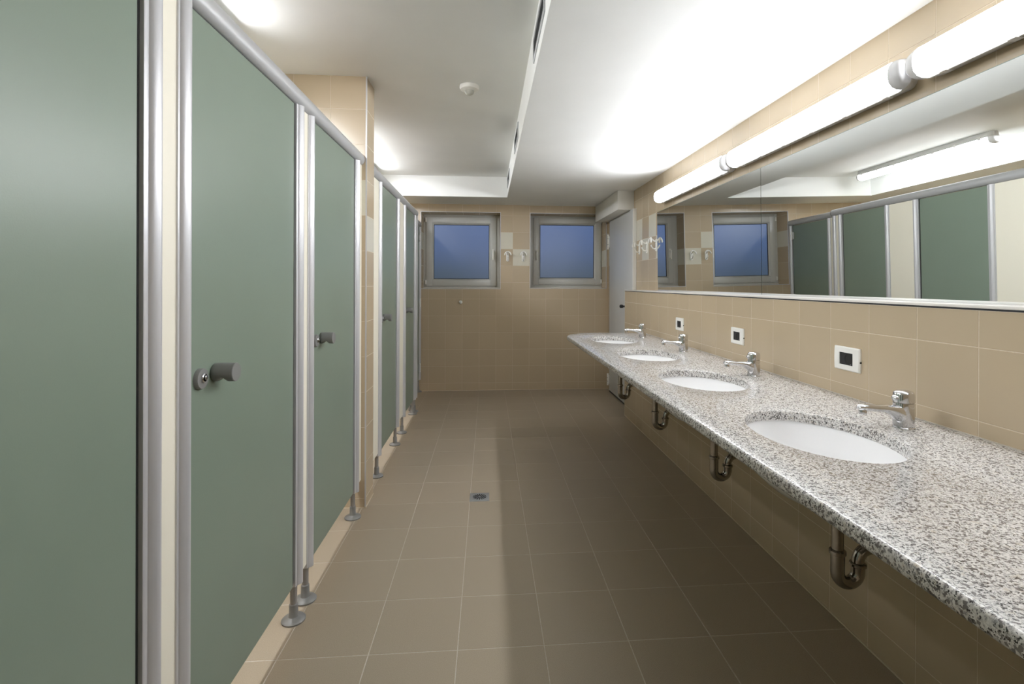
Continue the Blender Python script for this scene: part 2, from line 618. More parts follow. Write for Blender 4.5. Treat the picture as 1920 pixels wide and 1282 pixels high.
# tiled divider that ends as a column between the cubicle groups
DV0, DV1, DX = 2.95, 3.14, -.685
div = part('wall_divider', MB().box(XL, DX - TT, DV0 + TT, DV1 - TT, 0, ZC), 'wgrout', smooth=False)
tag(div, 'beige tiled column between the two groups of green cubicle doors', 'wall', kind='structure')
dm = lambda i, j: 'ctile' if (j == 8 and i % 2) or (j == 7 and i % 2 == 0) else 'wtile'
tiles(div, (0, DV0 + TT, 0), (1, 0, 0), (0, 0, 1), (0, -1, 0), (XL, DX - .004), (.004, ZC), DX, .055, .2, .0026, dm)
tiles(div, (DX - TT, 0, 0), (0, 1, 0), (0, 0, 1), (1, 0, 0), (DV0 + .004, DV1 - .002), (.004, ZC), DV0, .055, .2, .0026,
      lambda i, j: 'ctile' if j == 7 else 'wtile')
tiles(div, (0, DV1 - TT, 0), (1, 0, 0), (0, 0, 1), (0, 1, 0), (XL, DX - .002), (.004, ZC), DX, .055, .2, .0026, dm)
part('corner_trim', MB().box(DX - .006, DX + .001, DV0 - .001, DV0 + .006, 0, ZC), 'alu', div, smooth=False)
part('floor_joint', MB().box(XL, DX + .003, DV0 - .003, DV1 + .003, 0, .005), 'wgrout', div, smooth=False)

o = part('wall_left', MB().box(XL - .12, XL, YB, YF + .3, 0, ZC), 'farwall', smooth=False)
tag(o, 'beige tiled back wall of the cubicles, hidden behind the doors', 'wall', kind='structure')
o = part('wall_back', MB().box(XL - .12, xb + .12, YB - .12, YB, 0, ZC + .1), 'farwall', smooth=False)
tag(o, 'beige tiled wall behind the camera', 'wall', kind='structure')
o = part('trim_2', MB().box(1.302, XR - .001, 5.041, YF, 2.024, ZS), 'paint', bevel=.003)
tag(o, 'white boxed-in duct under the ceiling above the grey service door', 'duct box', kind='structure')

# ------------------------------------------------------------------ windows
def window(name, label, W, handle_right, sx0, sx1, sz0, sz1, px0, px1, pz0, pz1):
    a, b, c, d = W
    a += TT; b -= TT; c += TT; d -= TT
    y = YF + TT + REV
    t = thing(name, label, 'window', ((a + b) / 2, y, c), kind='structure')
    ox, oz = (a + b) / 2, c
    def bar(mb, x0, x1, z0, z1, y0, y1):
        mb.box(x0 - ox, x1 - ox, y0, y1, z0 - oz, z1 - oz)
    # outer frame: left jamb, right jamb, head, sill
    for nm, q in (('jamb', (a, sx0 + .012, c, d)), ('jamb', (sx1 - .012, b, c, d)), ('head', (sx0 + .012, sx1 - .012, sz1 - .012, d)), ('sill', (sx0 + .012, sx1 - .012, c, sz0 + .012))):
        mb = MB(); bar(mb, *q, 0, .06)
        part(nm, mb, 'pvc', t, bevel=.003)
    mb = MB(); bar(mb, a, b, c, c + .012, -.016, .0)
    part('sill_strip', mb, 'sill', t, bevel=.003)
    # opening sash, slightly proud, mitred look from four rails
    s = thing_part('sash', t)
    g = .016
    for nm, q in (('stile', (sx0, px0 - g, sz0, sz1)), ('stile', (px1 + g, sx1, sz0, sz1)), ('rail', (px0 - g, px1 + g, pz1 + g, sz1)), ('rail', (px0 - g, px1 + g, sz0, pz0 - g))):
        mb = MB(); bar(mb, *q, -.018, .05)
        part(nm, mb, 'pvc', s, bevel=.0035)
    # glazing bead, sloping to the pane
    mb = MB()
    o_, i_ = (px0 - g, px1 + g, pz0 - g, pz1 + g), (px0, px1, pz0, pz1)
    def ring(q, yy):
        return [(q[0] - ox, yy, q[2] - oz), (q[1] - ox, yy, q[2] - oz), (q[1] - ox, yy, q[3] - oz), (q[0] - ox, yy, q[3] - oz)]
    mb.rings([ring(o_, -.010), ring(i_, .008), ring(i_, .03), ring(o_, .03)], closed=True)
    part('glazing_bead', mb, 'pvc', s, smooth=False)
    mb = MB()
    e = .006
    i2 = (px0 + e, px1 - e, pz0 + e, pz1 - e)
    mb.rings([ring(i_, .0075), ring(i2, .012), ring(i2, .02), ring(i_, .02)], closed=True)
    part('gasket', mb, 'gasket', s, smooth=False)
    mb = MB(); bar(mb, px0, px1, pz0, pz1, .016, .02)
    part('pane', mb, 'glass', t, smooth=False)
    # handle: rose, neck, lever hanging down
    hx = (sx1 - (sx1 - px1) * .45) if handle_right else (sx0 + (px0 - sx0) * .5)
    hz = 1.672
    h = thing_part('handle', t)
    mb = MB(); bar(mb, hx - .013, hx + .013, hz - .085, hz + .03, -.026, -.018)
    part('rose', mb, 'whiteplastic', h, bevel=.003)
    mb = MB()
    mb.tube([(hx - ox, -.02, hz - oz), (hx - ox, -.055, hz - oz)], .011, 12)
    mb.tube([(hx - ox, -.058, hz + .012 - oz), (hx - ox, -.062, hz - .03 - oz), (hx - ox, -.060, hz - .105 - oz)], [.011, .0105, .008], 12)
    part('lever', mb, 'whiteplastic', h)
    hgx = sx0 - .004 if handle_right else sx1 + .004
    for z in (sz0 + .02, sz1 - .06):
        mb = MB().tube([(hgx - ox, -.026, z - oz), (hgx - ox, -.026, z + .05 - oz)], .009, 10)
        part('hinge', mb, 'whiteplastic', t)
    return t

def thing_part(name, parent):
    o = bpy.data.objects.new(name, None)
    o.empty_display_size = .02
    C.objects.link(o)
    o.parent = parent
    return o

window('window_1', 'left square window with white frame and handle on the right, dusk outside', W1, True, -.755, .104, 1.243, 2.092, -.666, .017, 1.330, 2.003)
window('window_2', 'right square window with white frame and handle on the left, beside grey door', W2, False, .566, 1.424, 1.262, 2.100, .652, 1.340, 1.348, 2.016)

# ------------------------------------------------------------------ service door in the right wall
d1 = thing('door_1', 'light grey flush service door at the right of the far wall', 'door', (1.458, 5.45, 0), kind='structure')
part('leaf', MB().box(-.022, .011, -.485, .485, .022, 2.022), 'greydoor', d1, bevel=.002)
part('frame', MB().box(-.026, .0115, -.505, -.488, .0, 2.024), 'paint', d1, bevel=.002, label='white edge of the door frame')
part('bottom_seal', MB().box(-.02, .011, -.485, .485, .002, .020), 'gasket', d1, smooth=False)
for z0, z1 in ((1.69, 1.86), (.075, .215)):
    h = part('hinge', MB().tube([(-.034, .498, z0), (-.034, .498, z1)], .010, 12), 'whiteplastic', d1)
    part('hinge_leaf', MB().box(-.033, -.02, .484, .505, z0 + .02, z1 - .02), 'whiteplastic', h, smooth=False)
    for z in (z0 + .05, z1 - .05):
        part('knuckle_joint', MB().lathe([(.0108, z - .002), (.0108, z + .002)], c=(-.034, .498, 0), n=12), 'greyplastic', h)
mb = MB().lathe([(.010, 0), (.010, .045), (.016, .05), (.018, .07), (.014, .082), (.004, .086)], n=16)
kn = part('door_knob', mb, 'blackplastic', d1)
kn.rotation_euler = (0, -pi / 2, 0)
kn.location = (-.02, -.30, 1.045)

# ------------------------------------------------------------------ cubicle partitions
XS = -.713          # face of the door leaves
Z0, Z1 = .147, 1.937

POSTP = [(-.034, 0), (.005, 0), (.0065, .002), (.0065, .013), (.010, .0145)]
POSTP += [(.010 + .011 * sin(pi * k / 8), .0145 + .034 * k / 8) for k in range(1, 8)]
POSTP += [(.010, .0485), (.0065, .050), (.0055, .055), (-.034, .055)]

def post_mesh(flip, zlo=.141, zhi=1.937):
    poly = [(x, (.055 - y) if flip else y) for x, y in POSTP]
    return MB().prism(poly, 'z', zlo, zhi)

def foot(parent, y):
    leg = part('leg', MB().tube([(-.012, y, .03), (-.012, y, .15)], .0125, 14), 'legmetal', parent)
    part('foot', MB().lathe([(.042, 0), (.043, .006), (.038, .011), (.018, .017), (.0165, .02), (.0155, .062), (.013, .065)], c=(-.012, y, 0), n=28), 'greyplastic', leg)

def pilaster(label, y0, y1, near_post=True, far_post=True, x=XS, name='cubicle_pilaster', near_seal=True):
    """cream strip between two rounded aluminium posts standing on disc feet"""
    t = thing(name, label, 'pilaster', (x, y0, 0), 'pilasters between the green cubicle doors')
    a = .055 if near_post else 0
    b = (y1 - y0) - (.055 if far_post else 0)
    part('panel', MB().box(-.03, .0015, a, b, Z0 + .012, Z1), 'cream', t, smooth=False, label='cream laminate strip')
    if near_post:
        part('post', post_mesh(False), 'alu', t)
        foot(t, .030)
    if far_post:
        o = part('post', post_mesh(True), 'alu', t, loc=(0, b, 0))
        foot(t, b + .028)
    if near_post and near_seal:
        part('rubber_seal', MB().box(-.034, -.004, -.007, 0, Z0, Z1), 'seal', t, smooth=False, label='black rubber seal')
    return t

def knob_mesh():
    mb = MB()
    n, r = 28, .0245
    rs = []
    for x, zc in [(0, -.030), (.003, -.03), (.012, -.0225), (.022, -.014), (.027, -.010), (.031, -.012), (.038, -.021), (.041, -.0228), (.0545, -.0235)]:
        ring = []
        rr = r * (.86 if x == 0 else .97 if x == .003 else 1)
        for k in range(n):
            a = 2 * pi * k / n
            y, z = rr * cos(a), rr * sin(a)
            ring.append((x, y, max(z, zc)))
        rs.append(ring)
    rs.append([(.056, r * .95 * cos(2 * pi * k / n), max(r * .95 * sin(2 * pi * k / n), -.0225)) for k in range(n)])
    return mb.rings(rs)

def cubicle_door(label, y0, y1, x=XS, lock=True, hinges=()):
    t = thing('cubicle_door', label, 'cubicle door', (x, y0, Z0), 'green laminate cubicle doors')
    w_ = y1 - y0
    part('leaf', MB().box(-.032, 0, .002, w_ - .0085, 0, Z1 - Z0 - .004), 'green', t, smooth=False, bevel=.0015, label='sage green laminate leaf')
    if lock:
        zl = 1.032 - Z0
        ro = part('lock_rosette', MB().lathe([(.0258, 0), (.0258, .0085), (.0245, .0105), (.011, .0105)], 'x', (0, .040, zl), 28), 'greyplastic', t)
        part('lock_cylinder', MB().lathe([(.0115, .009), (.0115, .014), (.009, .016), (.009, .0145), (.0062, .0145), (.0062, .018), (.003, .0195)], 'x', (0, .040, zl + .002), 20), 'chrome', ro, label='chrome lock cylinder')
        part('keyhole', MB().lathe([(.0088, .0148), (.0064, .0148)], 'x', (0, .040, zl + .002), 20), 'seal', ro)
        part('knob', knob_mesh(), 'greyplastic', t, loc=(0, .112, zl + .004), label='grey cylindrical pull knob with finger notch')
    for z in hinges:
        h = part('hinge', MB().box(.0, .016, w_ - .034, w_ - .002, z - Z0 - .045, z - Z0 + .045), 'alu', t, bevel=.003)
        part('hinge_pin', MB().tube([(.018, w_ - .012, z - Z0 - .05), (.018, w_ - .012, z - Z0 + .05)], .007, 10), 'whiteplastic', h)
    return t

UP = .842
cubicle_door('green cubicle door nearest the camera, cut by the left picture edge', .4415, 1.109)
pilaster('cream pilaster with broad aluminium posts beside the nearest green door', 1.113, 1.284)
cubicle_door('large green cubicle door with lock, second from the camera', 1.286, 1.951)
pilaster('cream pilaster between the second and third green doors, two feet showing', 1.955, 2.135)
cubicle_door('green cubicle door just before the tiled column', 2.137, 2.796)
pilaster('half pilaster joining the near cubicles to the tiled column', 2.800, 2.9495, far_post=False)
pilaster('half pilaster on the far side of the tiled column', 3.1405, 3.452, near_post=False)
cubicle_door('green cubicle door first beyond the tiled column', 3.454, 4.056)
pilaster('wide cream pilaster between the two doors beyond the column', 4.060, 4.435)
cubicle_door('green cubicle door last before the rail steps back', 4.437, 5.006)
pilaster('corner pilaster at the far end of the front cubicle rail', 5.010, 5.160)
X5 = -.800
pilaster('recessed pilaster before the dark door by the far wall', 5.178, 5.375, near_post=False, x=X5)
cubicle_door('dark green recessed door hinged next to the far wall', 5.377, 6.040, x=X5, lock=False, hinges=(1.81, 1.05, .29))
pilaster('narrow recessed end post against the far wall tiles', 6.044, 6.109, far_post=False, x=X5)
pilaster('cream pilaster at the near side of the nearest green door', .268, .439)
cubicle_door('green cubicle door beside the camera, out of the picture', -.402, .264)

def head_rail(label, y0, y1, x, end=False):
    t = thing('head_rail', label, 'rail', (x, y0, 1.938), 'grey rails on top of the cubicle doors')
    L = y1 - y0
    prof = [(a, b * 1.14) for a, b in [(-.020, .003), (-.026, .012), (-.030, .026), (-.0285, .038), (-.022, .050), (-.012, .057), (0, .060), (.012, .057), (.022, .050), (.0285, .038), (.030, .028), (.0285, .018), (.022, .007), (.012, .001), (0, 0), (-.012, .0)]]
    part('tube', MB().prism(prof, 'y', 0, L), 'rail', t)
    if end:
        part('end_cap', MB().prism([(a * 1.03, b * 1.03 - .001) for a, b in prof], 'y', L, L + .008), 'greyplastic', t)
    return t
head_rail('grey rounded rail over the near green doors, ending at the column', -.45, DV0 - .001, XS - .012)
head_rail('grey rounded rail over the two doors beyond the column', DV1 + .001, 5.165, XS - .012, end=True)
head_rail('grey rail over the recessed door by the far wall', 5.175, YF - .001, X5 - .012)
# return panel where the front steps back
t = thing('return_panel', 'cream return panel where the cubicle front steps back', 'panel', (XS - .034, 5.161, 0))
part('panel', MB().box(-.05, 0, .0005, .0012 + .012, Z0, Z1), 'cream', t, smooth=False)
part('leg', MB().tube([(-.03, .007, 0), (-.03, .007, Z0)], .010, 12), 'legmetal', t)

# ------------------------------------------------------------------ tube lamps
def lamp(name, label, cat, group, L, mat, loc, rot, clips=6):
    """sealed strip light; local x along length, local z away from the mounting surface"""
    t = thing(name, label, cat, loc, group)
    t.rotation_euler = rot
    hw = .054
    def prof(sc):
        return [(-hw * sc, 0), (-hw * sc, .030), (hw * sc, .030), (hw * sc, 0)]
    # base tray with rounded ends (plan outline)
    def outline(hl, hy, z, n=8):
        pts = []
        for cx_, a0 in ((hl - hy, -pi / 2), (-(hl - hy), pi / 2)):
            for k in range(n + 1):
                a = a0 + pi * k / n
                pts.append((cx_ + .75 * hy * cos(a) if True else 0, hy * sin(a), z))
        return pts
    h = L / 2
    mb = MB().rings([outline(h - .012, hw - .010, 0), outline(h - .004, hw - .002, .036), outline(h, hw, .038), outline(h, hw, .046)])
    part('housing', mb, 'housing', t)
    # glowing part of the cover
    g = h - .045
    sec = [(-.050, .0462), (-.050, .064), (-.044, .081), (-.030, .094), (-.012, .099), (.012, .099), (.030, .094), (.044, .081), (.050, .064), (.050, .0462)]
    mb = MB().rings([[(x, y, z) for y, z in sec] for x in (-g, -g / 3, g / 3, g)])
    part('diffuser', mb, mat, t, smooth=False)
    # clear rounded ends of the cover
    for s in (-1, 1):
        rs = []
        for u, sc, zz in ((0, 1, 1), (.014, .985, .99), (.028, .90, .94), (.037, .74, .84), (.042, .55, .66)):
            rs.append([(s * (g + .001 + u), y * sc, .0462 + (z - .0462) * zz) for y, z in sec])
        part('end_cover', MB().rings(rs), 'clear', t, label='clear rounded end of the cover')
    for k in range(clips):
        x = -h + .11 + (L - .22) * k / (clips - 1)
        for s in (-1, 1):
            part('clip', MB().box(x - .012, x + .012, s * hw - .0025 if s > 0 else -hw - .0025, s * hw + .0025 if s > 0 else -hw + .0025, .030, .056), 'clip', t, smooth=False)
    return t

LW = 1.272
WL = 'strip lights on the wall above the mirrors'
# wall mounted: local z -> -X, local x -> Y
RW = Matrix(((0, 0, -1), (1, 0, 0), (0, -1, 0))).to_euler()
for label, y0 in (('lit strip light above the mirrors, farthest from the camera', 2.892), ('lit strip light above the mirrors, middle one of three', 1.606), ('lit strip light above the mirrors, nearest, cut by the picture edge', .320)):
    lamp('wall_lamp', label, 'lamp', WL, LW, 'tube_wall', (XR - .0005, y0 + LW / 2, 1.996), RW)
CL = 'strip lights on the ceiling above the cubicles'
RC = Matrix(((0, 1, 0), (1, 0, 0), (0, 0, -1))).to_euler()
lamp('ceiling_lamp', 'lit ceiling strip light over the far cubicles, seen in the mirror', 'lamp', CL, 1.57, 'tube_stall', (-1.165, 4.575, ZC - .0005), RC, 7)
lamp('ceiling_lamp', 'lit ceiling strip light over the near cubicles, behind the rail', 'lamp', CL, 1.57, 'tube_stall', (-1.175, 1.645, ZC - .0005), RC, 7)

# ------------------------------------------------------------------ mirrors
def mirror(label, y0, y1, rz=0, off=0):
    t = thing('wall_mirror', label, 'mirror', (XR - .001 - off, y1, 1.2185), 'frameless mirrors above the basins')
    t.rotation_euler = (0, -.015, rz)      # hangs very slightly out of true
    L = y1 - y0
    part('glass', MB().box(-.005, -.0012, -L, 0, 0, .674), 'mirror', t, smooth=False)
    part('backing', MB().box(-.0012, 0, -L, 0, 0, .674), 'mirroredge', t, smooth=False)
    e = part('edge', MB().box(-.0052, -.0008, -L, 0, .674, .676), 'mirroredge', t, smooth=False)
    return t
mirror('frameless mirror at the far end of the counter, beside the coat hooks', 2.607, 4.290, -.004)
mirror('frameless mirror over the near basins, running out of the picture', .3, 2.603, -.008, .0067)

# ------------------------------------------------------------------ counter with four undermount basins
CT, TH, CXF, CYE = .857, .031, .630, 4.292
BY = [1.355, 2.15, 2.925, 3.735]
BXS = [.925, .93, .938, .943]
BA, BB = .172, .245
def counter():
    cy0 = -.1
    xb_ = XP - .0005
    # outline of front and far end, from near front to far back, with a generous corner
    R_ = .30
    path = [(CXF, cy0)]
    k0 = (CXF + R_, CYE - R_)
    path += [(CXF, CYE - R_ - .3)]
    for k in range(0, 19):
        a = pi - (pi / 2) * k / 18
        # slightly squashed so that the front begins to turn early
        path.append((k0[0] + R_ * cos(a), k0[1] + R_ * sin(a)))
    path += [(xb_ - .001, CYE)]
    def offs(p, d):
        out = []
        for i, q in enumerate(p):
            a = Vector(p[max(i - 1, 0)]); b = Vector(p[min(i + 1, len(p) - 1)])
            tdir = (b - a).normalized()
            nrm = Vector((tdir.y, -tdir.x))        # to the inside (right of travel)
            out.append((q[0] + nrm.x * d, q[1] + nrm.y * d))
        return out
    rings_ = []
    for d, z in ((.0085, 0), (.0045, -.0012), (.0015, -.0042), (0, -.0095), (0, -.0215), (.0015, -.027), (.005, -.0305), (.0085, -TH)):
        rings_.append([(x, y, CT + z) for x, y in offs(path, d)])
    bm = bmesh.new()
    def loopedges(pts, close=True):
        vs = [bm.verts.new(p) for p in pts]
        es = [bm.edges.new((vs[i], vs[i + 1])) for i in range(len(vs) - 1)]
        if close:
            es.append(bm.edges.new((vs[-1], vs[0])))
        return vs, es
    N = 64
    def ell(k, s, z):
        return [(BXS[k] + (BA + s) * cos(2 * pi * i / N), BY[k] + (BB + s) * sin(2 * pi * i / N), z) for i in range(N)]
    tops = []
    for ring, z, s in ((rings_[0], CT, .003), (rings_[-1], CT - TH, .0015)):
        es = []
        outer = ring + [(xb_, CYE - .0085, z), (xb_, cy0, z)]
        v0, e0 = loopedges(outer)
        es += e0
        hv = []
        for k in range(4):
            v1, e1 = loopedges(ell(k, s, z))
            es += e1
            hv.append(v1)
        bmesh.ops.triangle_fill(bm, edges=es, use_beauty=True)
        tops.append((v0, hv))
    n = len(path)
    prev = tops[0][0][:n]
    for ring in rings_[1:-1]:
        cur = [bm.verts.new(p) for p in ring]
        for i in range(n - 1):
            bm.faces.new((prev[i], prev[i + 1], cur[i + 1], cur[i]))
        prev = cur
    cur = tops[1][0][:n]
    for i in range(n - 1):
        bm.faces.new((prev[i], prev[i + 1], cur[i + 1], cur[i]))
    for k in range(4):
        prev = tops[0][1][k]
        for s, z in ((.001, CT - .0008), (0, CT - .003), (0, CT - TH + .003)):
            cur = [bm.verts.new(p) for p in ell(k, s, z)]
            for i in range(N):
                bm.faces.new((prev[i], prev[(i + 1) % N], cur[(i + 1) % N], cur[i]))
            prev = cur
        cur = tops[1][1][k]
        for i in range(N):
            bm.faces.new((prev[i], prev[(i + 1) % N], cur[(i + 1) % N], cur[i]))
    bmesh.ops.recalc_face_normals(bm, faces=bm.faces)
    me = bpy.data.meshes.new('countertop')
    bm.to_mesh(me)
    bm.free()
    me.shade_smooth()
    me.set_sharp_from_angle(angle=radians(30))
    return me
o = link('countertop', counter(), 'granite')
tag(o, 'long speckled granite counter with rounded far corner and four basin cut-outs', 'countertop')
part('wall_joint', MB().box(XP - .004, XP - .0002, -.1, CYE, CT, CT + .003), 'fgrout', o, smooth=False)

def basin(label, k):
    t = thing('washbasin', label, 'washbasin', (BXS[k], BY[k], CT - TH - .001), 'oval white basins under the counter')
    N = 56
    rs = []
    dx = .055
    def ring(s, z, f):
        return [(dx * f + (BA + .006) * s * cos(2 * pi * i / N), (BB + .006) * s * sin(2 * pi * i / N), z) for i in range(N)]
    inner = [(1.0, 0, 0), (.992, -.012, .02), (.965, -.045, .08), (.90, -.085, .2), (.76, -.118, .4), (.55, -.138, .65), (.30, -.148, .9), (.12, -.151, 1)]
    outer = [(.14, -.163, 1), (.34, -.160, .9), (.60, -.148, .6), (.82, -.125, .35), (.96, -.09, .15), (1.03, -.05, .05), (1.06, -.014, 0), (1.09, -.012, 0), (1.09, 0, 0)]
    mb = MB().rings([ring(*q) for q in inner + outer], closed=True)
    part('bowl', mb, 'ceramic', t)
    part('drain', MB().lathe([(.033, -.1515), (.032, -.148), (.024, -.1465), (.022, -.149), (.006, -.148)], c=(dx, 0, 0), n=24), 'chrome', t)
    part('overflow', MB().lathe([(.010, 0), (.010, .003), (.007, .004)], 'x', (-BA * .955, 0, -.05), 16), 'chrome', t)
    return t
bl = ['oval white basin nearest the camera in the granite counter', 'second oval white basin from the camera', 'third oval white basin from the camera', 'farthest oval white basin by the rounded counter end']
for k in range(4):
    basin(bl[k], k)

# faucets
def faucet_root(label, loc):
    t = thing('faucet', label, 'faucet', loc, 'chrome mixer taps on the counter')
    # body
    mb = MB().lathe([(.0285, 0), (.0285, .002), (.0268, .004), (.0265, .04), (.0268, .070), (.0264, .0722), (.02, .0726)], n=32)
    part('body', mb, 'chrome', t)
    # spout: loft from the body outwards to -x
    rs = []
    n = 20
    for x, zc, hy, hz in ((.006, .035, .0235, .033), (-.010, .038, .024, .0305), (-.022, .0425, .0235, .0255), (-.032, .0475, .021, .0195), (-.045, .0525, .0175, .0135), (-.062, .0555, .015, .0100),
                          (-.086, .0570, .0142, .0088), (-.108, .0595, .0145, .0092), (-.126, .0612, .0145, .0092), (-.137, .0602, .0120, .0074), (-.142, .0585, .006, .0035)):
        ring = []
        for k in range(n):
            a = 2 * pi * k / n
            c_, s_ = cos(a), sin(a)
            e = .8
            ring.append((x, hy * math.copysign(abs(c_) ** e, c_), zc + hz * math.copysign(abs(s_) ** e, s_)))
        rs.append(ring)
    sp = part('spout', MB().rings(rs), 'chrome', t)
    part('aerator', MB().lathe([(.0085, .040), (.0105, .0415), (.0108, .052), (.009, .058)], c=(-.126, 0, 0), n=20), 'chrome', sp)
    # lever cap with a short front grip
    lv = part('lever', MB().lathe([(.0262, .0742), (.0272, .0748), (.0272, .094), (.0262, .1005), (.0225, .1050), (.015, .1080), (.007, .1092), (.001, .1095)], n=32), 'chrome', t)
    rs = []
    for x, zc, hy, hz in ((-.012, .088, .0130, .0085), (-.026, .0875, .0115, .0075), (-.0315, .0862, .0095, .0058), (-.0335, .0852, .006, .0035)):
        rs.append([(x, hy * cos(2 * pi * k / 16), zc + hz * sin(2 * pi * k / 16)) for k in range(16)])
    part('grip', MB().rings(rs), 'chrome', lv)
    part('collar', MB().lathe([(.0245, .0712), (.0245, .0746)], n=28), 'trapmetal', t)
    return t
fl = ['chrome mixer tap beside the nearest basin', 'chrome mixer tap beside the second basin', 'chrome mixer tap beside the third basin', 'chrome mixer tap beside the farthest basin']
FY = [1.388, 2.226, 3.060, 3.898]
f0 = faucet_root(fl[0], (1.208, FY[0], CT))
for k in range(1, 4):
    dup(f0, fl[k], (1.208, FY[k], CT))

# drain traps under the basins
def trap_root(label, loc):
    t = thing('drain_trap', label, 'drain trap', loc, 'metal drain traps under the counter')
    part('tail_pipe', MB().tube([(0, 0, .548), (0, 0, .710)], .0160, 18), 'trapmetal', t)
    part('compression_nut', MB().lathe([(.0195, .538), (.0225, .540), (.0225, .549), (.0195, .552), (.0165, .553)], n=24), 'trapmetal', t)
    R_ = .0315
    pts = [(0, 0, .542), (0, 0, .515), (0, 0, .487)] + arc((R_, 0, .485), R_, pi, 2 * pi, 16) + [(2 * R_, 0, .500)]
    part('u_bend', MB().tube(pts, .0185, 18), 'trapmetal', t)
    part('bend_ring', MB().lathe([(.0200, .500), (.0226, .502), (.0226, .509), (.0200, .511), (.0168, .512)], c=(2 * R_, 0, 0), n=24), 'trapmetal', t)
    q = (2 * R_ + .036, 0, .514)
    pts = [(2 * R_, 0, .506)] + arc(q, .036, pi, pi / 2, 10) + [(XP - loc[0] - .002, 0, .550)]
    part('outlet_pipe', MB().tube(pts, .0165, 18), 'trapmetal', t)
    part('wall_flange', MB().lathe([(.035, XP - loc[0] - .001), (.034, XP - loc[0] - .006), (.02, XP - loc[0] - .012)], 'x', (0, 0, .550), 24), 'trapmetal', t)
    return t
tl = ['dark chrome drain trap under the nearest basin', 'dark chrome drain trap under the second basin', 'dark chrome drain trap under the third basin', 'dark chrome drain trap under the farthest basin']
TX = 1.018
TY = [1.403, 2.215, 3.025, 3.845]
t0 = trap_root(tl[0], (TX, TY[0], -.05))
for k in range(1, 4):
    dup(t0, tl[k], (TX, TY[k], -.05))

# ------------------------------------------------------------------ power sockets
def socket_root(label, loc):
    t = thing('power_socket', label, 'power socket', loc, 'white framed power sockets above the counter')
    # local: -x faces the room; plate spans y (far = +y), z
    mb = MB()
    hy, hz = .0655, .0435
    def rr(h, v, x, bow=0):
        pts = []
        for k in range(9):
            u = -1 + 2 * k / 8
            pts.append((x, h * u, -v))
        for k in range(1, 8):
            u = -1 + 2 * k / 8
            pts.append((x, h + bow * (1 - u * u), v * u))
        for k in range(9):
            u = 1 - 2 * k / 8
            pts.append((x, h * u, v))
        for k in range(1, 8):
            u = 1 - 2 * k / 8
            pts.append((x, -h - bow * (1 - u * u), v * u))
        return pts
    iy, iz = .035, .0225
    mb.rings([rr(hy, hz, 0, .002), rr(hy, hz, -.005, .002), rr(hy - .004, hz - .004, -.009, .002), rr(iy, iz, -.010), rr(iy, iz, -.006)], cap0=True, cap1=False)
    part('frame', mb, 'whiteplastic', t)
    ins = part('insert', MB().box(-.0075, -.003, -iy, iy, -iz, iz), 'blackplastic', t, smooth=False, label='black socket insert')
    part('outlet_cup', MB().lathe([(.0205, -.0076), (.0205, -.0086), (.0185, -.0086), (.0180, -.0045), (.001, -.0042)][::1], 'x', (0, -.012, 0), 28), 'seal', ins)
    for s in (-1, 1):
        part('contact', MB().lathe([(.0024, -.0046), (.002, -.0056)], 'x', (0, -.012 + s * .0095, 0), 10), 'steel', ins)
    part('screw', MB().lathe([(.002, -.0078), (.0018, -.0088)], 'x', (0, -.022, -.0185), 10), 'steel', ins)
    part('release_notch', MB().box(-.006, -.001, -hy - .0035, -hy - .0005, -.008, -.002), 'seal', t, smooth=False)
    return t
s0 = socket_root('power socket in white frame, nearest on the tiles above the counter', (XP - .0002, 1.780, .998))
dup(s0, 'power socket in white frame, middle one above the counter', (XP - .0002, 2.611, .998))
dup(s0, 'small power socket in white frame near the far tap', (XP - .0002, 3.429, .997))

# ------------------------------------------------------------------ coat hooks
def hook_root(label, loc, rz):
    """local -y faces the room"""
    t = thing('coat_hook', label, 'coat hook', loc, 'white double coat hooks', rz=rz)
    pl = []
    for k in range(13):
        a = pi * k / 12
        pl.append((.0175 * cos(a), .034 + .0175 * sin(a)))
    for k in range(13):
        a = pi + pi * k / 12
        pl.append((.0175 * cos(a), -.040 + .0175 * sin(a)))
    mb = MB().rings([[(x, 0, z) for x, z in pl], [(x, -.006, z) for x, z in pl], [(x * .82, -.0085, z * .95) for x, z in pl]])
    pb = part('back_plate', mb, 'whiteplastic', t)
    for z in (.022, -.042):
        part('screw', MB().lathe([(.0045, -.0084), (.004, -.0098)], 'y', (0, 0, z), 12), 'greyplastic', pb)
    # stalk and arched double arm
    st = part('upper_arm', MB().tube([(0, -.004, .030), (0, -.022, .032), (0, -.040, .046), (0, -.050, .056)], [.0085, .007, .007, .0075], 12), 'whiteplastic', t)
    pts = []
    for k in range(15):
        a = pi * k / 14
        pts.append((.037 * cos(a), -.050 - .010 * abs(cos(a)), .016 + .042 * sin(a)))
    part('arch', MB().tube(pts, [.0065] + [.008] * 13 + [.0065], 12), 'whiteplastic', st)
    part('lower_hook', MB().tube([(0, -.005, -.030), (0, -.018, -.036), (0, -.034, -.030), (0, -.046, -.014), (0, -.050, -.002)], [.006, .0058, .0058, .0058, .0065], 12), 'whiteplastic', t)
    return t
h0 = hook_root('coat hook on a beige tile right of the left window', (.238, YF - .0002, 1.597), 0)
dup(h0, 'coat hook on a cream tile left of the right window', (.425, YF - .0002, 1.597), 0)
for label, y in (('coat hook on the right wall next to the grey service door', 4.840), ('middle coat hook on the right wall, on a cream tile', 4.615), ('coat hook on the right wall touching the mirror edge', 4.345)):
    dup(h0, label, (XR - .0002, y, 1.618), -pi / 2)

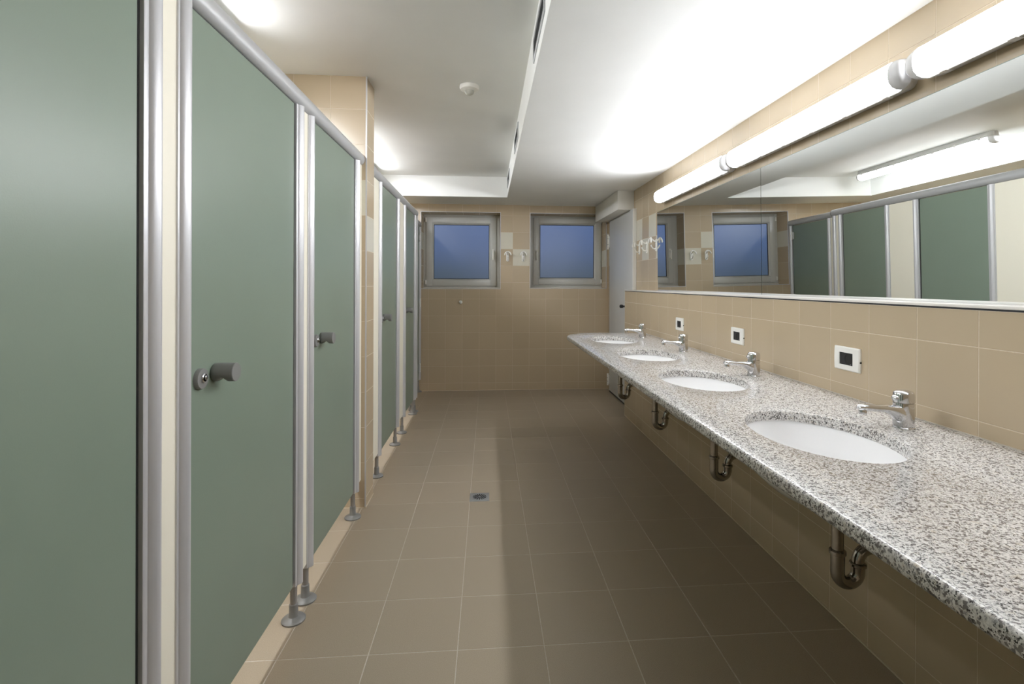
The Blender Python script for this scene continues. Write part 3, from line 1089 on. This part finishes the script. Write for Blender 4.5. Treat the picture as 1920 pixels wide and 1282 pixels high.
# ------------------------------------------------------------------ small things
t = thing('door_stop', 'small round white door stop on the far wall under the left window', 'door stop', (-.319, YF - .0002, 1.054))
part('base', MB().lathe([(.019, 0), (.019, -.004), (.012, -.009)], 'y', n=20), 'greyplastic', t)
part('bumper', MB().lathe([(.014, -.006), (.0205, -.012), (.0215, -.022), (.018, -.031), (.010, -.036), (.002, -.0375)], 'y', n=20), 'whiteplastic', t)

t = thing('motion_sensor', 'round white motion sensor on the upper ceiling', 'sensor', (-.112, 3.035, ZC - .0005))
part('base', MB().lathe([(.057, 0), (.058, -.012), (.054, -.022), (.040, -.028), (.029, -.030)], n=36), 'whiteplastic', t)
part('lens', MB().lathe([(.0285, -.028), (.028, -.036), (.023, -.046), (.013, -.052), (.002, -.0535)], n=28), 'sensorlens', t)
part('notch', MB().box(-.006, .006, .048, .0585, -.012, -.003), 'greyplastic', t, smooth=False)

t = thing('floor_drain', 'square steel floor drain with round slotted grate', 'floor drain', (-.044, 3.047, 0))
part('plate', MB().box(-.0575, .0575, -.0575, .0575, -.001, .0022), 'steel', t, bevel=.0008)
part('ring', MB().lathe([(.050, .0021), (.050, .0032), (.046, .0038), (.043, .0030), (.043, .0021)], n=36), 'steel', t)
g = part('grate', MB().lathe([(.043, .0021), (.042, .0026), (.001, .0030)], n=36), 'steel', t)
for rad, n, ln in ((.031, 16, .010), (.016, 9, .008)):
    for k in range(n):
        a = 2 * pi * k / n
        ca, sa = cos(a), sin(a)
        vs = []
        for z in (.0024, .0033):
            for u, v in ((rad - ln, -.0028), (rad + ln * .9, -.0034), (rad + ln * .9, .0034), (rad - ln, .0028)):
                vs.append((u * ca - v * sa, u * sa + v * ca, z))
        part('slot', MB().add(vs, [(0, 1, 2, 3), (4, 5, 6, 7), (0, 1, 5, 4), (1, 2, 6, 5), (2, 3, 7, 6), (3, 0, 4, 7)]), 'dark', g, smooth=False)

def vent_root(label, y0, y1):
    t = thing('vent_grille', label, 'vent', (XSF, (y0 + y1) / 2, 2.328), 'grilles in the side of the lowered ceiling')
    h, v = (y1 - y0) / 2, .056
    mb = MB()
    def ring(a, b, x):
        return [(x, -a, -b), (x, a, -b), (x, a, b), (x, -a, b)]
    mb.rings([ring(h, v, 0), ring(h, v, -.004), ring(h - .004, v - .004, -.006), ring(h - .020, v - .020, -.006), ring(h - .022, v - .022, -.001)], closed=True)
    part('frame', mb, 'vent', t, smooth=False)
    part('backing', MB().box(-.0015, -.0003, -h + .02, h - .02, -v + .02, v - .02), 'vent', t, smooth=False)
    for k in range(4):
        z = -v + .029 + k * (2 * v - .058) / 3
        part('slat', MB().add([(-.0015, -h + .021, z + .007), (-.0015, h - .021, z + .007), (-.0055, h - .021, z - .004), (-.0055, -h + .021, z - .004),
                               (-.0015, -h + .021, z + .0055), (-.0015, h - .021, z + .0055), (-.0055, h - .021, z - .0055), (-.0055, -h + .021, z - .0055)],
                              [(0, 1, 2, 3), (4, 5, 6, 7), (0, 1, 5, 4), (2, 3, 7, 6), (1, 2, 6, 5), (0, 3, 7, 4)]), 'vent', t, smooth=False)
    return t
v0 = vent_root('vent grille in the ceiling step, nearest the camera', 1.86, 2.31)
dup(v0, 'vent grille in the ceiling step, middle of three', (XSF, 3.735, 2.335))
dup(v0, 'vent grille in the ceiling step, by the far beam', (XSF, 5.15, 2.335))
